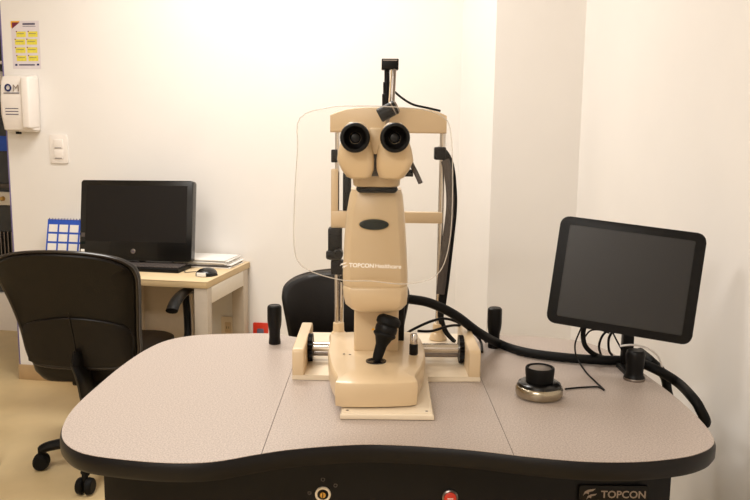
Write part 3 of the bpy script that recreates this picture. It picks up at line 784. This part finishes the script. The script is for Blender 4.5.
# headrest frame
YH = 2.20
def hy(x, y, o=0): return ay(x, y, YH + o)
pl_t, pl_b = hy(335.5, 130), hy(336.5, 338); pr_t, pr_b = hy(443, 130), hy(438, 338)
XL = pl_b.x; XR = (pr_t.x + pr_b.x) / 2
hr = S('headrest_bar', B(), M['cream']) if False else None
n = 14; ringsb = []
zt0, zb0 = hy(388, 108).z, hy(388, 133).z
x0_, x1_ = hy(331, 120).x, hy(445.5, 120).x
pts = []
for k in range(n + 1):
    t = k / n; x = x0_ + (x1_ - x0_) * t; y = YH - .062 + .020 * (2 * t - 1) ** 2
    pts.append((x, y))
rings = []
for k, (x, y) in enumerate(pts):
    drop = .020 * abs(2 * k / n - 1) ** 4
    sec = rrect(.028, (zt0 - drop) - zb0, .006, 3)
    rings.append([(x, y + .014 + p[0], (zt0 - drop + zb0) / 2 + p[1]) for p in sec])
hb = S('forehead_bar', loft(B(), rings), M['cream'])
# padded lower lip of the bar
S('post', cyl(B(), (XL, YH, bz + .012), (XL, YH, zt0 - .02), .0062), M['chrome'])
S('post', cyl(B(), (XR, YH, bz + .012), (XR, YH, zt0 - .02), .0085), M['chrome'])
S('post', cyl(B(), (XL + .014, YH + .004, bz + .05), (XL + .014, YH + .004, hy(338, 265).z), .0062), M['chrome'])
for x in (XL + .006, XR):
    b = B(); zz = hy(336, 322).z
    cyl(b, (x, YH, bz + .012), (x, YH, bz + .035), .026, .020, bev=.003); cyl(b, (x, YH, bz + .03), (x, YH, zz), .0165, .0155, bev=.002)
    S('post_socket', b, M['cream'])
# cream chin-rest arm on the left post
A_ = hy(331, 169, -.02); B_ = hy(344, 228, -.02)
b = B(); box(b, (A_.x, YH - .022, B_.z), (A_.x + .020, YH + .014, A_.z), .003); S('chin_arm', b, M['cream'])
b = B(); box(b, (A_.x, YH - .024, B_.z), (B_.x + .03, YH + .012, hy(337, 211, -.02).z), .003); S('chin_bracket', b, M['cream'])
A_ = hy(343, 172); B_ = hy(351, 212)
b = B(); box(b, (A_.x, YH - .01, B_.z), (B_.x, YH + .02, A_.z), .004); S('black_slide', b, M['black'])
A_ = hy(328, 228, -.03); B_ = hy(341, 260, -.03)
b = B(); box(b, (A_.x, YH - .035, B_.z), (B_.x + .002, YH + .008, A_.z), .004); S('height_clamp', b, M['black'])
A_ = hy(334, 255, -.04)
kn = S('height_knob', cyl(cyl(B(), (A_.x - .022, A_.y, A_.z), (A_.x + .022, A_.y, A_.z), .0125, bev=.003), (A_.x + .012, A_.y - .03, A_.z + .005), (A_.x + .012, A_.y + .01, A_.z + .005), .014, bev=.003), M['black'])
A_ = hy(330, 262, -.02); B_ = hy(343, 275, -.02)
b = B(); box(b, (A_.x + .002, YH - .02, B_.z), (B_.x, YH + .012, A_.z + .004), .003); S('lower_clamp', b, M['black'])
b = B(); c_ = hy(343, 279, -.01); cyl(b, c_, c_ + V((0, .03, 0)), .011, bev=.002); S('locking_screw', b, M['black'])
b = B(); c_ = hy(334, 156, -.01); box(b, (c_.x - .008, YH - .016, c_.z - .018), (c_.x + .010, YH + .01, c_.z + .018), .003); S('canthus_marker', b, M['black'])
# right cross arm
A_ = hy(404, 212, -.01); B_ = hy(441, 223.5, -.01)
b = B(); box(b, (XL + .004, YH - .014, B_.z), (B_.x + .004, YH + .014, A_.z), .003); S('cross_arm', b, M['cream'])
# black strap hanging on the right post
sp_ = [(437, 150, 0), (444, 153, 0), (449.5, 165, 0), (452.5, 185, 0), (453, 210, .0), (449, 245, 0), (445, 280, 0), (442, 305, 0), (441, 318, .0), (446, 332, .0), (455, 342, -.02)]
path = catmull([hy(x, y, -.012 + o) for x, y, o in sp_], 6)
wf = [7, 8, 9, 8, 8, 9, 9, 8, 6, 5, 4]
rings = []
for i, p in enumerate(path):
    t = i / (len(path) - 1) * (len(wf) - 1); k = min(int(t), len(wf) - 2); w_ = (wf[k] + (wf[k + 1] - wf[k]) * (t - k)) / 780 * YH * .5
    d = (path[min(i + 1, len(path) - 1)] - path[max(i - 1, 0)]).normalized(); nx_ = d.cross(V((0, 1, 0))).normalized()
    rings.append([p + nx_ * (w_ * math.cos(a)) + V((0, .004 * math.sin(a), 0)) for a in [2 * math.pi * j / 10 for j in range(10)]])
S('head_strap', loft(B(), rings), M['black_soft'], label='black strap hanging beside the right post')
A_ = hy(434.5, 147, -.02); B_ = hy(446, 160, -.02)
b = B(); box(b, (A_.x, YH - .028, B_.z), (B_.x, YH + .01, A_.z), .005, 3); S('strap_clip', b, M['black'])
S('strap_lining', loft(B(), [[V((q.x - .009 + .0, q.y - .004, q.z)) for q in r] for r in rings[10:40]]), M['grey'])

# fixation lamp on top of the bar
def hz(x, y, o=.02): return ay(x, y, YH + o)
b = B(); A_ = hz(381.5, 70); B_ = hz(398.5, 59.5); box(b, (A_.x, YH - .005, A_.z), (B_.x, YH + .035, B_.z), .002); S('fixation_head', b, M['black'])
S('slotted_cap', box(B(), (A_.x + .004, YH - .007, B_.z - .006), (B_.x - .004, YH - .004, B_.z - .003)), M['steel'], lamp.children[-1])
b = B(); cyl(b, hz(386.5, 108), hz(386.5, 94), .0125, bev=.001); cyl(b, hz(386.8, 94), hz(386.8, 82), .0105, bev=.001); cyl(b, hz(387, 82), hz(387, 69), .0075)
S('fixation_post', b, M['black'])
S('fixation_arm', cyl(B(), hz(394.5, 70, -.01), hz(392.5, 106, -.10), .0052, bev=.001), M['steel'])
S('fixation_arm', cyl(B(), hz(391.5, 70, -.008), hz(389.3, 103, -.09), .0024), M['cream'])
A_ = hz(379, 116, -.11); B_ = hz(396.5, 106.5, -.11)
S('fixation_light', cyl(B(), A_, B_, .019, .019, bev=.003), M['black'], label='small black tilting fixation light')
S('light_collar', cyl(B(), A_ + (B_ - A_) * .72, A_ + (B_ - A_) * 1.06, .0197, .017, bev=.003), M['steel'], lamp.children[-1])
S('light_bracket', tube(B(), [hz(393, 112, -.085), hz(388, 119, -.085), hz(387, 127, -.07)], .005, 8, 3), M['steel'])
S('fixation_cable', tube(B(), [hz(395, 92, -.01), hz(402, 98), hz(413, 104.5), hz(428, 108), hz(440.5, 111)], .0032, 8, 5), M['black'])

# ------------------------------------------------------------------ hoses and cables
def cable(name, pts, r, label, cat='cable', m='black_soft', flat=1):
    o = obj(name, tube(B(), pts, r, 12, 8, flat), M[m]); return tag(o, label, cat, 'black cables and hoses on the table' if m != 'white' else None)
T = lambda x, y, r: az(x, y, TZ + r)
hp = [ay(408, 299, 1.99), ay(430, 303, 2.0), ay(455, 315, 2.02), ay(478, 332, 2.06)]
hp += [T(500, 344, .014), T(525, 352, .0135), T(560, 357, .0135), T(600, 360, .0135), T(632, 361, .0135), T(655, 369, .0145), ay(677, 382, 1.93), ay(692, 397, 1.82), ay(700, 409, 1.79), ay(704, 424, 1.81), V((.748, 1.87, .71)), V((.69, 1.98, .60)), V((.64, 2.10, .45)), V((.62, 2.14, .10)), V((.58, 2.2, .013))]
cable('power_hose', hp, .0125, 'thick black hose from the slit lamp across the table and over its right edge', 'hose')
cable('drop_hose', [T(640, 352, .016), T(652, 362, .017), ay(663, 374, 2.03), ay(667, 388, 2.03), ay(667, 420, 2.04), V((.70, 2.08, .5)), V((.68, 2.12, .1)), V((.64, 2.2, .012))], .0125, 'short black hose dropping behind the right edge of the table below the screen', 'hose')
cable('thin_cable', [T(404, 336, .03), ay(412, 330, 2.1), ay(432, 321, 2.1), ay(448, 319, 2.12), ay(466, 327, 2.14), T(480, 340, .004), T(482, 352, .004)], .0038, 'thin black cable looping behind the round black knob of the slit lamp')
cable('thin_cable', [ay(418, 331, 1.98), ay(432, 331, 2.0), ay(449, 326, 2.04), ay(462, 326, 2.1), ay(478, 333, 2.12), T(486, 342, .004)], .0036, 'thin black cable from the chrome knob collar toward the right rail cover')

# ------------------------------------------------------------------ touch screen monitor on the right
TL, TR, BRc, BL = ay(559.5, 216, 1.99), ay(708, 233, 1.89), ay(691, 347, 1.85), ay(547.5, 321, 1.95)
ux = (TR - TL) + (BRc - BL); uy = (TL - BL) + (TR - BRc)
mw = ux.length / 2; mh = uy.length / 2
QM = frame((TL + TR + BL + BRc) / 4, ux, uy)
base = az(634, 379.5, TZ); base.z = TZ
mon = thing('touch_screen_monitor', 'tilted black touch screen monitor on a short post at the right of the table', 'monitor', base)
def mp_(name, bm, m, parent=None): bm.transform(QM); return obj(name, bm, m, parent or mon)
ho = prism(B(), rrect(mw, mh, .022, 6), -.035, 0, .004); mp_('bezel', ho, M['black'])
mp_('back_shell', prism(B(), rrect(mw * .985, mh * .98, .02, 6), -.048, -.034, .006), M['steel'])
mp_('screen', prism(B(), rrect(mw * .845, mh * .83, .003, 2), -.001, .0007), M['screen'])
mp_('screen_border', prism(B(), rrect(mw * .86, mh * .85, .004, 2), -.001, .0004), M['black_gloss'])
pt = ay(627, 330, 1.96); pb = ay(627, 352, 1.96)
b = B(); box(b, (-.014, -.012, 0), (.014, .012, .15), .003); b.transform(Matrix.Translation((ay(627, 350, 1.985).x, 1.985, TZ + .001))); obj('support_arm', b, M['black'], mon)
b = B(); box(b, (-.05, -.05, -.075), (.05, .05, -.047), .006); b.transform(QM); obj('mount_plate', b, M['black'], mon)
b = B(); c0_ = QM @ V((0, 0, -.06)); tube(b, [c0_, c0_ + V((0, .035, -.03)), V((ay(627, 350, 1.985).x, 1.99, TZ + .14))], .016, 12, 6)
b2 = B(); box(b2, (base.x - .014, base.y, TZ + .001), (base.x + .008, 1.99, TZ + .012), .002); obj('foot_bracket', b2, M['black'], mon); obj('bent_arm', b, M['black'], mon)
zt2 = ay(634, 350, base.y).z - TZ
obj('post', lathe(B(), [(.026, .0005), (.026, .006), (.0225, .012), (.021, .02), (.0225, .04), (.0235, zt2 - .012), (.0215, zt2 - .003), (.019, zt2), (0, zt2)], Matrix.Translation(base)), M['black'], mon)
obj('post_ring', lathe(B(), [(.0262, .0005), (.0268, .002), (.0268, .005), (.0262, .0065)], Matrix.Translation(base)), M['steel'], mon)
# monitor cables
mY = 1.99
cable('monitor_cable', [ay(586, 322, mY), ay(583, 334, mY), ay(586, 347, mY), ay(598, 356, 2.02), ay(618, 359.5, 2.06), ay(640, 357, 2.12), ay(655, 362, 2.12)], .0065, 'thick black cable curving from under the screen along the hose')
cable('monitor_cable', [ay(583, 340, 2.0), ay(590, 331, 2.0), ay(600, 330, 2.0), ay(609, 333, 2.01)], .0022, 'fine black cable arching just under the left half of the screen')
cable('monitor_cable', [ay(613, 326, mY), ay(603, 335, mY), ay(599, 346, 2.01), ay(601, 355, 2.06)], .0032, 'left one of the two short black cables dropping from the middle of the screen')
cable('monitor_cable', [ay(615, 328, mY), ay(609, 338, mY), ay(609, 350, 2.02), ay(612, 355, 2.06)], .0034, 'right one of the two short black cables dropping from the middle of the screen')
cable('monitor_cable', [ay(612, 331, mY), ay(617, 341, 1.985), ay(622, 350, 1.985), ay(626, 357, 2.0)], .0022, 'fine black cable slanting down to the post behind the screen')
cable('white_cable', [ay(620, 346, 1.96), ay(634, 345, 1.95), ay(648, 348.5, 1.94), ay(658, 356, 1.95), ay(662, 367, 1.96)], .0026, 'thin white cable looping over the black post under the screen', m='white')

# ------------------------------------------------------------------ control dial
pb = az(541.5, 400.5, TZ); pb.z = TZ; pb.y += .030
dial = thing('control_dial', 'round control dial with black knob and champagne metal ring on the table', 'control dial', pb)
obj('base_ring', lathe(B(), [(.046, .0005), (.052, .003), (.0545, .010), (.0545, .020), (.052, .026), (.049, .028)], Matrix.Translation(pb), 40), M['champagne'], dial)
obj('dark_collar', lathe(B(), [(.048, .020), (.0505, .027), (.0485, .033), (.042, .037), (.034, .038)], Matrix.Translation(pb), 40), M['black_gloss'], dial)
obj('knob', lathe(B(), [(.031, .036), (.0315, .040), (.0335, .062), (.0335, .068), (.0315, .071), (.029, .0705), (.027, .067), (0, .066)], Matrix.Translation(pb), 40), M['black_soft'], dial)
obj('knob_cap', lathe(B(), [(.026, .066), (.025, .0685), (0, .069)], Matrix.Translation(pb), 32), M['steel'], dial)
cable('dial_cord', [T(565, 389, .003), T(580, 387.5, .003), T(598, 387, .003), T(604, 390, .003), T(596, 382, .003), T(586, 372, .003), ay(577, 358, 2.0), ay(575, 345, 1.99), ay(579, 333, 1.98), ay(584, 322, 1.985)], .0022, 'thin black cord from the control dial looping up behind the screen')
